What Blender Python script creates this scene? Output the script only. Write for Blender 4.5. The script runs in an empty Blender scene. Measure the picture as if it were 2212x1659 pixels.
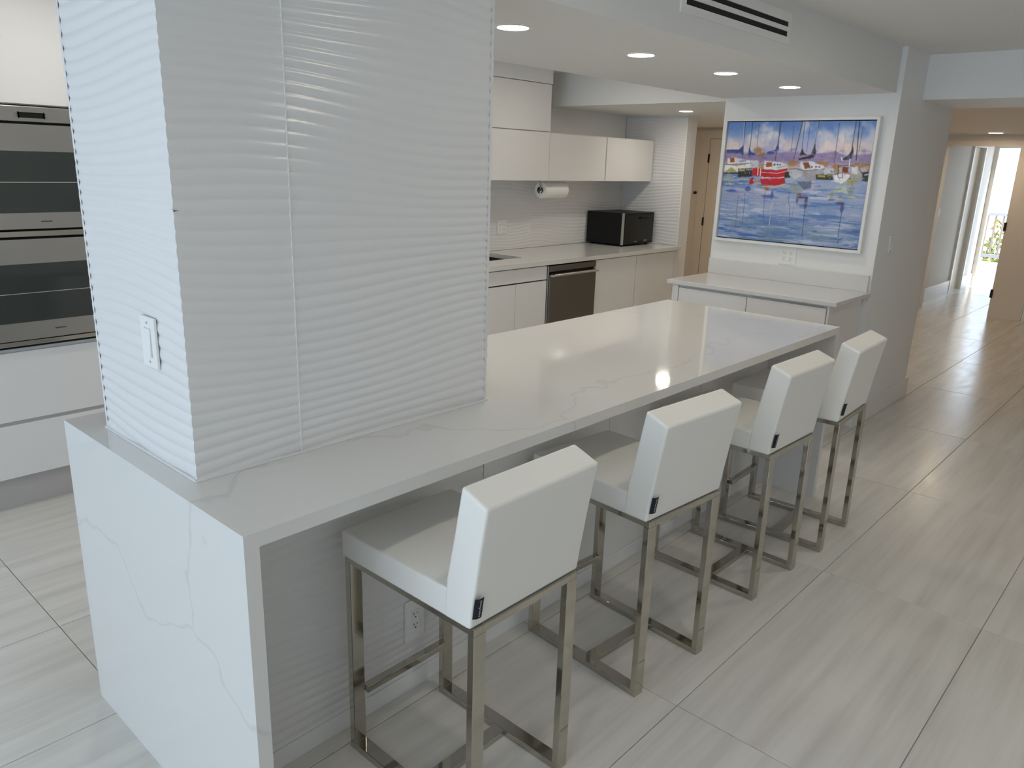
import bpy, bmesh, math, random
import numpy as np
from mathutils import Vector, Matrix
random.seed(7)
rng = np.random.default_rng(7)
scn = bpy.context.scene
COL = scn.collection

# ------------------------------------------------------------------ camera
# World axes: X runs along the island, Y from the stools into the kitchen, Z up (metres).
RIGHT = (0.675490249, -0.736734804, 0.030573723)
DOWN = (-0.183816316, -0.208400229, -0.960614859)
FWD = (0.714089970, 0.643266021, -0.276196200)
CPOS = (-0.684318, -1.327200, 1.651467)
cam = bpy.data.cameras.new('camera')
cam.sensor_width = 36.0
cam.lens = 1670.293 / 2212 * 36.0
cam.clip_start = 0.02
camo = bpy.data.objects.new('camera', cam)
COL.objects.link(camo)
camo.matrix_world = Matrix(((RIGHT[0], -DOWN[0], -FWD[0], CPOS[0]),
                            (RIGHT[1], -DOWN[1], -FWD[1], CPOS[1]),
                            (RIGHT[2], -DOWN[2], -FWD[2], CPOS[2]), (0, 0, 0, 1)))
scn.camera = camo

# ------------------------------------------------------------------ world, daylight, exposure
SKY_STRENGTH = 2.85
world = bpy.data.worlds.new('sky')
scn.world = world
world.use_nodes = True
bg = world.node_tree.nodes['Background']
bg.inputs[0].default_value = (0.70, 0.85, 1.02, 1)
bg.inputs[1].default_value = SKY_STRENGTH


def lamp(name, kind, loc, rot, energy, **kw):
    L = bpy.data.lights.new(name, kind)
    L.energy = energy
    for k, v in kw.items():
        if k == 'portal':
            L.cycles.is_portal = v
        else:
            setattr(L, k, v)
    o = bpy.data.objects.new(name, L)
    COL.objects.link(o)
    o.location = loc
    o.rotation_euler = rot
    return o


# sun on the balcony side
lamp('sun', 'SUN', (18, -4, 12), (math.radians(38), math.radians(22), 0), 9.0, angle=math.radians(0.6), color=(1.0, 0.95, 0.86))
# window openings guide the sky light (portals emit nothing themselves)
lamp('window_portal', 'AREA', (-4.55, -0.2, 1.2), (0, math.radians(-90), 0), 1, shape='RECTANGLE', size=2.1, size_y=5.6, portal=True)
lamp('balcony_portal', 'AREA', (13.3, 1.165, 1.03), (0, math.radians(90), 0), 1, shape='RECTANGLE', size=2.06, size_y=0.62, portal=True)

vs = scn.view_settings
vs.view_transform = 'Standard'
vs.look = 'None'
vs.gamma = 1.0
vs.use_curve_mapping = False
vs.exposure = 0.36
scn.cycles.use_denoising = True
scn.cycles.max_bounces = 10
scn.cycles.diffuse_bounces = 6

# ------------------------------------------------------------------ materials
MATS = {}


def mat(name, col, rough=0.5, metal=0.0, spec=0.5, emit=None, estr=0.0, coat=0.0, extra=None):
    m = bpy.data.materials.new(name)
    m.use_nodes = True
    nt = m.node_tree
    b = nt.nodes['Principled BSDF']
    b.inputs['Base Color'].default_value = (*col, 1)
    b.inputs['Roughness'].default_value = rough
    b.inputs['Metallic'].default_value = metal
    b.inputs['Specular IOR Level'].default_value = spec
    b.inputs['Coat Weight'].default_value = coat
    if emit:
        b.inputs['Emission Color'].default_value = (*emit, 1)
        b.inputs['Emission Strength'].default_value = estr
    if extra:
        extra(nt, b)
    MATS[name] = m
    return m


def coords(nt, scale=(1, 1, 1), random_offset=False):
    tc = nt.nodes.new('ShaderNodeTexCoord')
    mp = nt.nodes.new('ShaderNodeMapping')
    mp.inputs['Scale'].default_value = scale
    nt.links.new(tc.outputs['Object'], mp.inputs['Vector'])
    if random_offset:
        oi = nt.nodes.new('ShaderNodeObjectInfo')
        mu = nt.nodes.new('ShaderNodeVectorMath')
        mu.operation = 'SCALE'
        mu.inputs[0].default_value = (37.0, 53.0, 11.0)
        nt.links.new(oi.outputs['Random'], mu.inputs['Scale'])
        nt.links.new(mu.outputs[0], mp.inputs['Location'])
    return mp.outputs[0]


def noise(nt, vec, scale, detail=3, rough=0.5):
    n = nt.nodes.new('ShaderNodeTexNoise')
    n.inputs['Scale'].default_value = scale
    n.inputs['Detail'].default_value = detail
    n.inputs['Roughness'].default_value = rough
    nt.links.new(vec, n.inputs['Vector'])
    return n.outputs['Fac']


def ramp(nt, fac, stops):
    r = nt.nodes.new('ShaderNodeValToRGB')
    e = r.color_ramp.elements
    while len(e) < len(stops):
        e.new(0.5)
    for el, (p, c) in zip(e, stops):
        el.position = p
        el.color = (*c, 1)
    nt.links.new(fac, r.inputs[0])
    return r.outputs[0]


def bump(nt, b, fac, strength, dist):
    n = nt.nodes.new('ShaderNodeBump')
    n.inputs['Strength'].default_value = strength
    n.inputs['Distance'].default_value = dist
    nt.links.new(fac, n.inputs['Height'])
    nt.links.new(n.outputs[0], b.inputs['Normal'])


def tile_extra(nt, b):
    v = coords(nt, (0.55, 9.0, 1.0), True)
    f1 = noise(nt, v, 1.6, 5, 0.62)
    c = ramp(nt, f1, [(0.28, (0.585, 0.56, 0.52)), (0.46, (0.67, 0.645, 0.60)), (0.58, (0.715, 0.69, 0.645)), (0.78, (0.75, 0.725, 0.68))])
    nt.links.new(c, b.inputs['Base Color'])
    v2 = coords(nt, (1, 3, 1), True)
    r = ramp(nt, noise(nt, v2, 6, 3), [(0.3, (0.20,) * 3), (0.7, (0.27,) * 3)])
    nt.links.new(r, b.inputs['Roughness'])


def quartz_extra(nt, b):
    v = coords(nt)
    v.node.inputs['Location'].default_value = (0.55, 0.30, 0.42)
    w = nt.nodes.new('ShaderNodeVectorMath')
    w.operation = 'ADD'
    nz = nt.nodes.new('ShaderNodeTexNoise')
    nz.inputs['Scale'].default_value = 1.3
    nz.inputs['Detail'].default_value = 4
    nt.links.new(v, nz.inputs['Vector'])
    sc = nt.nodes.new('ShaderNodeVectorMath')
    sc.operation = 'SCALE'
    sc.inputs['Scale'].default_value = 0.9
    nt.links.new(nz.outputs['Color'], sc.inputs[0])
    nt.links.new(v, w.inputs[0])
    nt.links.new(sc.outputs[0], w.inputs[1])
    vo = nt.nodes.new('ShaderNodeTexVoronoi')
    vo.feature = 'DISTANCE_TO_EDGE'
    vo.inputs['Scale'].default_value = 0.55
    nt.links.new(w.outputs[0], vo.inputs['Vector'])
    vein = ramp(nt, vo.outputs['Distance'], [(0.0, (0.63, 0.63, 0.62)), (0.0008, (0.715, 0.71, 0.69)), (1.0, (0.715, 0.71, 0.69))])
    nt.links.new(vein, b.inputs['Base Color'])


def paint_extra(nt, b):
    bump(nt, b, noise(nt, coords(nt), 180, 2), 0.04, 0.002)


def leather_extra(nt, b):
    bump(nt, b, noise(nt, coords(nt), 420, 3), 0.10, 0.001)


def brushed_extra(nt, b):
    v = coords(nt, (1, 1, 60))
    f = noise(nt, v, 14, 3)
    r = ramp(nt, f, [(0.3, (0.24,) * 3), (0.7, (0.36,) * 3)])
    nt.links.new(r, b.inputs['Roughness'])


WALL = mat('wall_paint', (0.835, 0.835, 0.83), 0.55, spec=0.3, extra=paint_extra)
CEIL = mat('ceiling_paint', (0.78, 0.78, 0.765), 0.7, spec=0.2, extra=paint_extra)
CREAM = mat('cream_paint', (0.80, 0.745, 0.67), 0.5, spec=0.3, extra=paint_extra)
CEIL_WARM = mat('warm_lit_ceiling', (0.76, 0.67, 0.57), 0.7, spec=0.2, extra=paint_extra)  # warm lamp light and floor bounce put into the hall ceiling colour
GREIGE = mat('greige_paint', (0.68, 0.66, 0.62), 0.55, spec=0.3, extra=paint_extra)
TRIM = mat('trim_paint', (0.82, 0.82, 0.81), 0.35)
GROUT = mat('grout', (0.36, 0.33, 0.29), 0.9)
TILE = mat('floor_tile', (0.62, 0.61, 0.59), 0.22, extra=tile_extra)
QUARTZ = mat('white_quartz', (0.8, 0.8, 0.785), 0.055, extra=quartz_extra)
WAVE = mat('wavy_ceramic', (0.765, 0.762, 0.76), 0.24)
LACQ = mat('white_lacquer', (0.80, 0.79, 0.78), 0.16)
CARC = mat('cabinet_white', (0.78, 0.78, 0.77), 0.4)
TOE = mat('toe_kick_grey', (0.50, 0.48, 0.46), 0.35)
LEATHER = mat('white_leather', (0.86, 0.845, 0.80), 0.40, extra=leather_extra)
CHROME = mat('polished_nickel', (0.52, 0.495, 0.44), 0.07, metal=1.0)
STEEL = mat('brushed_steel', (0.50, 0.49, 0.47), 0.30, metal=1.0)
STEELD = mat('dark_steel', (0.17, 0.158, 0.14), 0.34, metal=0.9)
GLASSD = mat('dark_oven_glass', (0.035, 0.042, 0.038), 0.06, coat=0.3)
MWGLASS = mat('microwave_glass', (0.012, 0.012, 0.011), 0.25, spec=0.3)
BLACK = mat('black_plastic', (0.006, 0.006, 0.006), 0.45, spec=0.25)
BLACKM = mat('black_matte', (0.008, 0.008, 0.009), 0.8)
SLOT = mat('socket_slot', (0.03, 0.03, 0.03), 0.6)
PLATE = mat('white_plastic', (0.84, 0.84, 0.82), 0.3)
PAPER = mat('paper_towel', (0.86, 0.85, 0.82), 0.9)
TAGM = mat('black_label_cloth', (0.006, 0.008, 0.014), 0.7)
LETTER = mat('label_lettering', (0.62, 0.64, 0.68), 0.6)
BRASS = mat('dark_bronze', (0.035, 0.025, 0.02), 0.4, metal=0.6)
LENS = mat('lamp_lens', (1, 1, 1), 0.5, emit=(1.0, 0.93, 0.82), estr=52.0)
LENSK = mat('bright_lamp_lens', (1, 1, 1), 0.5, emit=(1.0, 0.92, 0.80), estr=115.0)
LENSL = mat('living_lamp_lens', (1, 1, 1), 0.5, emit=(1.0, 0.91, 0.78), estr=92.0)
LENSW = mat('warm_lamp_lens', (1, 1, 1), 0.5, emit=(1.0, 0.80, 0.58), estr=85.0)
RAIL_BACKLIT = mat('backlit_baluster', (0.22, 0.16, 0.13), 0.5)  # white balusters darkened to tan, their backlit shade put into the colour
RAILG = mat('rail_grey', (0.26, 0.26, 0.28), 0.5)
CONC = mat('balcony_concrete', (0.70, 0.68, 0.65), 0.8)
LEAF = mat('leaf_green', (0.07, 0.14, 0.02), 0.6)
LEAF2 = mat('leaf_yellow_green', (0.22, 0.22, 0.03), 0.6)


def art_extra(nt, b):
    a = nt.nodes.new('ShaderNodeAttribute')
    a.attribute_name = 'pigment'
    nt.links.new(a.outputs['Color'], b.inputs['Base Color'])


ART = mat('watercolour_print', (0.5, 0.5, 0.6), 0.5, extra=art_extra)

# ------------------------------------------------------------------ builders
OFF = {}


def tag(o, label, cat, group=None, kind=None):
    o['label'] = label
    o['category'] = cat
    if group:
        o['group'] = group
    if kind:
        o['kind'] = kind
    return o


def thing(name, label, cat, loc=(0, 0, 0), group=None, kind=None):
    o = bpy.data.objects.new(name, None)
    COL.objects.link(o)
    o.empty_display_size = 0.1
    o.location = loc
    OFF[o] = Vector(loc)
    return tag(o, label, cat, group, kind)


def link(name, bm, m, parent=None, smooth=True):
    off = OFF.get(parent, Vector()) if parent else Vector()
    if off.length:
        bmesh.ops.translate(bm, verts=bm.verts, vec=-off)
    me = bpy.data.meshes.new(name)
    bm.to_mesh(me)
    bm.free()
    me.materials.append(m)
    if smooth:
        for p in me.polygons:
            p.use_smooth = True
        me.set_sharp_from_angle(angle=math.radians(38))
    o = bpy.data.objects.new(name, me)
    COL.objects.link(o)
    if smooth:
        wn = o.modifiers.new('weighted_normals', 'WEIGHTED_NORMAL')
        wn.keep_sharp = True
    if parent:
        o.parent = parent
        OFF[o] = off
    return o


def box(bm, a, b, bev=0.0, seg=2):
    x0, y0, z0 = (min(a[i], b[i]) for i in range(3))
    x1, y1, z1 = (max(a[i], b[i]) for i in range(3))
    r = bmesh.ops.create_cube(bm, size=1.0)
    vs_ = r['verts']
    for v in vs_:
        v.co = ((x0 + x1) / 2 + v.co.x * (x1 - x0), (y0 + y1) / 2 + v.co.y * (y1 - y0), (z0 + z1) / 2 + v.co.z * (z1 - z0))
    if bev > 0:
        es = list({e for v in vs_ for e in v.link_edges})
        bmesh.ops.bevel(bm, geom=es, offset=bev, segments=seg, profile=0.6, affect='EDGES')


def B(name, a, b, m, parent=None, bev=0.002, seg=2):
    bm = bmesh.new()
    box(bm, a, b, bev, seg)
    return link(name, bm, m, parent, smooth=bev >= .004)


def BS(name, boxes, m, parent=None, bev=0.0):
    bm = bmesh.new()
    for a, b in boxes:
        box(bm, a, b, bev)
    return link(name, bm, m, parent, smooth=False)


def cyl(bm, p, q, r, seg=24, r2=None):
    p, q = Vector(p), Vector(q)
    d = q - p
    res = bmesh.ops.create_cone(bm, cap_ends=True, segments=seg, radius1=r, radius2=r if r2 is None else r2, depth=d.length)
    M = Matrix.Translation((p + q) / 2) @ Vector((0, 0, 1)).rotation_difference(d.normalized()).to_matrix().to_4x4()
    bmesh.ops.transform(bm, matrix=M, verts=res['verts'])


def tube(bm, pts, r, seg=8):
    pts = [Vector(p) for p in pts]
    rings = []
    n0 = None
    for i, p in enumerate(pts):
        d = (pts[min(i + 1, len(pts) - 1)] - pts[max(i - 1, 0)]).normalized()
        if n0 is None:
            n0 = d.orthogonal().normalized()
        else:
            n0 = (n0 - d * n0.dot(d)).normalized()
        b_ = d.cross(n0)
        rings.append([bm.verts.new(p + r * (math.cos(t) * n0 + math.sin(t) * b_)) for t in [2 * math.pi * k / seg for k in range(seg)]])
    for a, c in zip(rings, rings[1:]):
        for k in range(seg):
            bm.faces.new((a[k], a[(k + 1) % seg], c[(k + 1) % seg], c[k]))
    bm.faces.new(rings[0][::-1])
    bm.faces.new(rings[-1])


def lathe(bm, prof, c, seg=36):
    """profile of (radius, z) revolved about the vertical through c"""
    rings = []
    for r, z in prof:
        if r < 1e-6:
            rings.append([bm.verts.new((c[0], c[1], c[2] + z))])
        else:
            rings.append([bm.verts.new((c[0] + r * math.cos(2 * math.pi * k / seg), c[1] + r * math.sin(2 * math.pi * k / seg), c[2] + z)) for k in range(seg)])
    for a, d in zip(rings, rings[1:]):
        for k in range(seg):
            k2 = (k + 1) % seg
            if len(a) == 1 and len(d) == 1:
                continue
            if len(a) == 1:
                bm.faces.new((a[0], d[k2], d[k]))
            elif len(d) == 1:
                bm.faces.new((a[k], a[k2], d[0]))
            else:
                bm.faces.new((a[k], a[k2], d[k2], d[k]))
    bmesh.ops.recalc_face_normals(bm, faces=bm.faces)


def prism(bm, poly, axis, a, b):
    """polygon in the two other axes, extruded along axis from a to b"""
    def P(p, t):
        if axis == 0:
            return (t, p[0], p[1])
        if axis == 1:
            return (p[0], t, p[1])
        return (p[0], p[1], t)
    A_ = [bm.verts.new(P(p, a)) for p in poly]
    B_ = [bm.verts.new(P(p, b)) for p in poly]
    n = len(poly)
    bm.faces.new(A_)
    bm.faces.new(B_[::-1])
    for i in range(n):
        bm.faces.new((A_[i], B_[i], B_[(i + 1) % n], A_[(i + 1) % n]))
    bmesh.ops.recalc_face_normals(bm, faces=bm.faces)


def wave_depth(u, z, amp, ph):
    """rounded ripples with narrow valleys whose lines swell and pinch"""
    s = z + 0.020 * np.sin(2 * math.pi * (0.62 * u - 0.80 * z) + ph) + 0.010 * np.sin(2 * math.pi * (0.95 * u + 1.35 * z) + 1.3 + ph)
    return amp * np.abs(np.sin(math.pi * s / 0.0285)) ** 0.85


def wavy(name, fn, u0, u1, z0, z1, parent, amp=0.0036, ph=0.0, du=0.025, dz=0.0032, thick=0.008, gap=0.0005, wu=None, corner=None):
    """one tile sheet: ripples on its face, flat sides; fn(u, depth, z) -> xyz"""
    u0 += gap
    u1 -= gap
    nu = max(2, int((u1 - u0) / du) + 1)
    nz = max(2, int((z1 - z0) / dz) + 1)
    U, Z = np.meshgrid(np.linspace(u0, u1, nu), np.linspace(z0, z1, nz))
    D = wave_depth(wu(U) if wu else U, Z, amp, ph)
    if corner is not None:      # first column follows the ripple of the sheet round the corner
        U[:, 0] = corner + .004 - D[:, 0]
    verts = [fn(u, d, z) for u, d, z in zip(U.ravel(), D.ravel(), Z.ravel())]
    faces = []
    for j in range(nz - 1):
        for i in range(nu - 1):
            a = j * nu + i
            faces.append((a, a + 1, a + nu + 1, a + nu))
    ring = [i for i in range(nu)] + [j * nu + nu - 1 for j in range(1, nz)] + [(nz - 1) * nu + i for i in range(nu - 2, -1, -1)] + [j * nu for j in range(nz - 2, 0, -1)]
    base = len(verts)
    uu, zz = U.ravel(), Z.ravel()
    n = len(ring)
    verts += [verts[k] for k in ring] + [fn(uu[k], -thick, zz[k]) for k in ring]
    for k in range(n):
        k2 = (k + 1) % n
        faces.append((base + k, base + n + k, base + n + k2, base + k2))
    off = OFF.get(parent, Vector())
    verts = [(v[0] - off.x, v[1] - off.y, v[2] - off.z) for v in verts]
    me = bpy.data.meshes.new(name)
    me.from_pydata(verts, [], faces)
    me.update()
    bm = bmesh.new()
    bm.from_mesh(me)
    bmesh.ops.recalc_face_normals(bm, faces=bm.faces)
    bm.to_mesh(me)
    bm.free()
    me.materials.append(WAVE)
    nf = (nu - 1) * (nz - 1)
    for i, p in enumerate(me.polygons):
        p.use_smooth = i < nf
    o = bpy.data.objects.new(name, me)
    COL.objects.link(o)
    o.parent = parent
    OFF[o] = off
    return o


def text_mesh(name, s, size, M, m, parent):
    cu = bpy.data.curves.new('lettering', 'FONT')
    cu.body = s
    cu.size = size
    cu.align_x = 'CENTER'
    cu.align_y = 'CENTER'
    cu.extrude = 0.0001
    t = bpy.data.objects.new('lettering_source', cu)
    COL.objects.link(t)
    bpy.context.view_layer.update()
    me = bpy.data.meshes.new_from_object(t.evaluated_get(bpy.context.evaluated_depsgraph_get()))
    bpy.data.objects.remove(t)
    bpy.data.curves.remove(cu)
    off = OFF.get(parent, Vector())
    me.transform(Matrix.Translation(-off) @ M)
    me.materials.clear()
    me.materials.append(m)
    o = bpy.data.objects.new(name, me)
    COL.objects.link(o)
    o.parent = parent
    OFF[o] = off
    return o


def copy_tree(o, parent=None):
    c = o.copy()
    COL.objects.link(c)
    c.parent = parent
    for ch in list(o.children):
        copy_tree(ch, c)
    return c


# ------------------------------------------------------------------ setting: floor
ZC, ZD = 2.38, 2.12          # main ceiling, dropped ceiling over the island
floor = B('floor', (-4.6, -5.1, -0.06), (13.2, 3.9, -0.004), GROUT, bev=0)
tag(floor, 'pale grey streaked stone-look floor of large rectangular tiles', 'floor', kind='structure')
TX, TY, TX0, TY0 = 1.205, 0.605, 0.04, -0.341
bm = bmesh.new()
box(bm, (-TX / 2 + .0013, -TY / 2 + .0013, -0.012), (TX / 2 - .0013, TY / 2 - .0013, 0.0), 0.0012, 1)
proto_tile = None
rooms = [(-4.5, -5.0, 5.7, 3.3), (4.5, -1.2, 10.2, 3.8), (10.1, 0.2, 13.2, 1.6)]
for i in range(-4, 11):
    for j in range(-8, 7):
        x0, y0 = TX0 + i * TX, TY0 + j * TY
        if not any(x0 + TX > r[0] + .05 and x0 < r[2] - .05 and y0 + TY > r[1] + .05 and y0 < r[3] - .05 for r in rooms):
            continue
        if proto_tile is None:
            t = proto_tile = link('tile', bm, TILE, floor)
        else:
            t = proto_tile.copy()
            COL.objects.link(t)
            t.parent = floor
        t.location = (x0 + TX / 2, y0 + TY / 2, 0)
        t.rotation_euler = (random.uniform(-1, 1) * .0012, random.uniform(-1, 1) * .0009, 0)

# ------------------------------------------------------------------ setting: ceilings


def S(name, boxes, m, label, cat):
    return tag(BS(name, boxes, m), label, cat, kind='structure')


S('ceiling', [((-4.6, -5.1, ZC), (5.75, 3.4, ZC + .12))], CEIL, 'plain white main ceiling above the open room', 'ceiling')
S('ceiling_island', [((-0.02, 0.33, ZD), (4.53, 1.47, ZC))], CEIL, 'lowered white ceiling panel over the island holding four downlights', 'ceiling')
S('ceiling_entry', [((4.70, 1.455, 2.115), (8.3, 3.9, ZC))], CEIL, 'low white entry ceiling with a step face beyond the kitchen aisle', 'ceiling')
S('ceiling_beam', [((4.97, -1.2, 2.112), (5.75, 0.30, ZC))], WALL, 'white beam across the opening to the hall', 'beam')
S('ceiling_hall', [((5.75, -1.3, 2.125), (13.3, 1.45, ZC)), ((8.3, 1.45, 2.125), (13.3, 2.3, ZC))], CEIL_WARM, 'hall ceiling beyond the beam with warm light in its colour', 'ceiling')

# ------------------------------------------------------------------ setting: walls
S('wall_back', [((-4.6, 3.30, 0), (6.03, 3.40, ZC))], WALL, 'white kitchen wall behind the sink and ovens', 'wall')
S('wall_window', [((-4.6, -5.0, 0), (-4.5, 3.3, 0.10)), ((-4.6, -5.0, 2.28), (-4.5, 3.3, ZC)),
                  ((-4.6, -5.0, 0.10), (-4.5, -3.0, 2.28)), ((-4.6, 2.6, 0.10), (-4.5, 3.3, 2.28))], WALL, 'white wall around the wide window behind the viewer', 'wall')
BS_ = BS('window_1', [((-4.58, y - .03, 0.10), (-4.52, y + .03, 2.28)) for y in (-2.97, -1.1, 0.75, 2.57)] + [((-4.58, -3, 0.10), (-4.52, 2.6, 0.16)), ((-4.58, -3, 2.22), (-4.52, 2.6, 2.28))], TRIM)
tag(BS_, 'wide white framed window behind the viewer', 'window', kind='structure')
S('wall_right', [((-4.5, -5.1, 0), (5.75, -5.0, ZC))], WALL, 'plain white living room wall behind the viewer', 'wall')
S('wall_hall_entrance', [((5.65, -5.0, 0), (5.75, -1.2, ZC))], WALL, 'white wall to the right of the hall opening', 'wall')
S('wall_hall_right', [((5.75, -1.3, 0), (10.27, -1.2, 2.125))], CREAM, 'cream wall along the right of the hall', 'wall')
S('wall_painting', [((4.53, 0.30, 0), (5.70, 1.45, ZC))], WALL, 'white wall block carrying the harbour painting, its grey side towards the hall', 'wall')
S('baseboard_painting', [((4.53, 0.282, 0), (5.718, 0.30, 0.135)), ((5.70, 0.30, 0), (5.718, 1.45, 0.135))], TRIM, 'tall white baseboard along the grey wall beside the hall', 'baseboard')
S('wall_foyer_back', [((6.22, 3.80, 0), (8.3, 3.90, 2.115))], CREAM, 'cream wall at the back of the entry', 'wall')
S('wall_entry', [((8.1, 2.2, 0), (8.2, 3.80, 2.115))], CREAM, 'cream wall with the entry door', 'wall')
S('wall_foyer_side', [((8.2, 2.2, 0), (10.27, 2.3, 2.125))], CREAM, 'cream foyer wall leading to the far hall', 'wall')
S('wall_hall_end', [((10.15, -1.2, 0), (10.27, 0.285, 2.125)), ((10.15, 0.285, 2.0), (10.27, 1.43, 2.125)), ((10.15, 1.43, 0), (10.27, 2.2, 2.125))], WALL, 'pale wall with the cased opening at the end of the hall', 'wall')
S('wall_corridor_left', [((10.27, 1.54, 0), (11.97, 1.64, 2.125)), ((12.57, 1.54, 0), (13.2, 1.64, 2.125)), ((11.97, 1.54, 2.05), (12.57, 1.64, 2.125))], GREIGE, 'pale corridor wall with a narrow door beyond the opening', 'wall')
S('wall_corridor_right', [((10.27, 0.2, 0), (13.2, 0.27, 2.125))], GREIGE, 'hidden right wall of the far corridor', 'wall')
S('wall_corridor_end', [((13.2, 1.48, 0), (13.3, 1.64, 2.125)), ((13.2, 0.2, 0), (13.3, 0.85, 2.125)), ((13.2, 0.85, 2.07), (13.3, 1.48, 2.125))], GREIGE, 'corridor end wall around the bright balcony doorway', 'wall')  # unseen right side of the doorway widened to cut daylight in the corridor
S('baseboard_corridor', [((10.27, 1.522, 0), (11.90, 1.54, 0.19)), ((12.63, 1.522, 0), (13.2, 1.54, 0.19))], TRIM, 'tall white baseboard along the far corridor wall', 'baseboard')
S('trim_1', [((10.12, 1.43, 0), (10.15, 1.505, 2.06)), ((10.12, 0.285, 2.0), (10.15, 1.505, 2.06)), ((10.15, 1.42, 0), (10.27, 1.43, 2.0))], CREAM, 'cream casing on the left of the hall end opening', 'trim')
S('trim_2', [((11.90, 1.515, 0), (11.965, 1.54, 2.12)), ((12.57, 1.515, 0), (12.63, 1.54, 2.12)), ((11.965, 1.515, 2.05), (12.57, 1.54, 2.12))], TRIM, 'bright white casing of the narrow corridor door', 'trim')

# narrow door in the corridor wall
d = thing('door_2', 'narrow shaded door with a dark latch in the corridor wall', 'door', (12.27, 1.60, 0), kind='structure')
B('door_leaf', (11.972, 1.585, 0.01), (12.568, 1.62, 2.045), CREAM, d)
B('latch', (12.00, 1.570, 0.885), (12.05, 1.585, 0.965), BRASS, d)

# door leaf beside the opening
d = thing('door_3', 'cream flush door leaf with dark hinges beside the bright doorway', 'door', (10.19, 0.47, 0), kind='structure')
lf = B('door_leaf', (10.165, 0.30, 0.003), (10.205, 0.655, 1.99), CREAM, d)
for z in (1.09, 0.29):
    B('hinge', (10.150, 0.640, z - .05), (10.166, 0.668, z + .05), BRASS, d, bev=0.003)

# entry door
S('trim_3', [((8.075, 3.49, 0), (8.1, 3.60, 2.085)), ((8.075, 2.55, 1.99), (8.1, 3.49, 2.085)), ((8.085, 3.60, 0), (8.1, 3.71, 2.085))], CREAM, 'cream casing around the entry door', 'trim')
d = thing('door_1', 'cream flush entry door with dark hinges behind the painting wall', 'door', (8.09, 3.0, 0), kind='structure')
B('door_leaf', (8.080, 2.56, 0.01), (8.098, 3.484, 1.984), CREAM, d)
for z in (1.763, 1.017, 0.25):
    B('hinge', (8.066, 3.478, z - .05), (8.080, 3.498, z + .05), BRASS, d, bev=0.003)
bm = bmesh.new()
cyl(bm, (8.085, 3.628, 1.355), (8.055, 3.628, 1.355), 0.016)
tag(link('deadbolt', bm, BRASS), 'small dark round lock beside the cream entry door', 'lock')

# kitchen end wall with rippled tile on its inner face
we = S('wall_kitchen_end', [((6.03, 2.612, 0), (6.20, 3.80, 2.115))], WALL, 'short wall closing the kitchen counter, rippled white tile on its face', 'wall')
B('corner_trim', (6.016, 2.606, 0.914), (6.03, 2.618, 2.10), TRIM, we, bev=.001)
wavy('tile_panel', lambda u, dd, z: (6.03 - 0.010 - dd, u, z), 2.619, 3.29, 0.916, 2.098, we, ph=2.0, dz=0.004, amp=.003)

# backsplash tile on the kitchen wall
sp = thing('wall_backsplash', 'rippled white ceramic backsplash behind the kitchen counter', 'backsplash', (3.5, 3.30, 0.914), kind='structure')
for a, b, y in ((0.93, 2.77, 3.292), (2.77, 4.61, 3.286), (4.61, 6.0185, 3.292)):
    wavy('tile_panel', lambda u, dd, z, y=y: (u, y - dd, z), a, b, 0.916, 1.512, sp, ph=a, dz=0.004, amp=.003, thick=.006)

# ------------------------------------------------------------------ column clad in rippled tile
CX0, CX1, CY0, CY1 = 0.061, 1.022, 0.318, 0.842
col = thing('wall_column', 'broad column clad in white rippled ceramic standing on the island counter', 'column', (0.54, 0.58, 0.9145), kind='structure')
B('core', (CX0 + .013, CY0 + .013, 0.915), (CX1 - .013, CY1 - .013, ZD - .001), WALL, col, bev=0)
fy = lambda u, dd, z: (u, CY0 + .004 - dd, z)
wavy('tile_panel', fy, CX0, 0.342, 0.916, ZD - .002, col, corner=CX0)
wavy('tile_panel', fy, 0.342, CX1, 0.916, ZD - .002, col)
wavy('tile_panel', lambda u, dd, z: (CX0 + .004 - dd, u, z), CY0, CY1, 0.916, ZD - .002, col, wu=lambda u: CX0 + .001 - (u - CY0), corner=CY0)
wavy('tile_panel', lambda u, dd, z: (CX1 - .004 + dd, u, z), CY0, CY1, 0.916, ZD - .002, col, ph=.6, dz=.005)
wavy('tile_panel', lambda u, dd, z: (u, CY1 - .004 + dd, z), CX0, CX1, 0.916, ZD - .002, col, ph=.6, dz=.005)
B('joint', (0.3407, CY0 - .0002, 0.916), (0.3433, CY0 + .010, ZD - .002), TRIM, col, bev=0)
BS('caulk', [((CX0 - .002, CY0 - .004, 0.9145), (CX1 + .002, CY0 + .002, 0.919)), ((CX0 - .004, CY0, 0.9145), (CX0 + .002, CY1, 0.919))], TRIM, col)

# ------------------------------------------------------------------ island
IL, IW, IH, IT = 3.206, 0.985, 0.914, 0.034
ct = thing('island_countertop', 'long white quartz waterfall island top with thin grey veins', 'countertop', (IL / 2, IW / 2, 0))
bm = bmesh.new()
prism(bm, [(0, IH), (IL, IH), (IL - IT, IH - IT), (IT, IH - IT)], 1, 0, IW)
link('top_slab', bm, QUARTZ, ct, smooth=False)
bm = bmesh.new()
prism(bm, [(0, 0), (IT, 0), (IT, IH - IT), (0, IH)], 1, 0, IW)
link('waterfall_panel', bm, QUARTZ, ct, smooth=False)
bm = bmesh.new()
prism(bm, [(IL - IT, 0), (IL, 0), (IL, IH), (IL - IT, IH - IT)], 1, 0, IW)
link('waterfall_panel', bm, QUARTZ, ct, smooth=False)
pw = thing('wall_island', 'rippled tile knee wall under the near end of the island overhang', 'wall', (0.53, 0.40, 0), kind='structure')
B('core', (IT + .002, 0.335, 0), (1.02, 0.50, IH - IT - .001), WALL, pw, bev=0)
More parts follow.
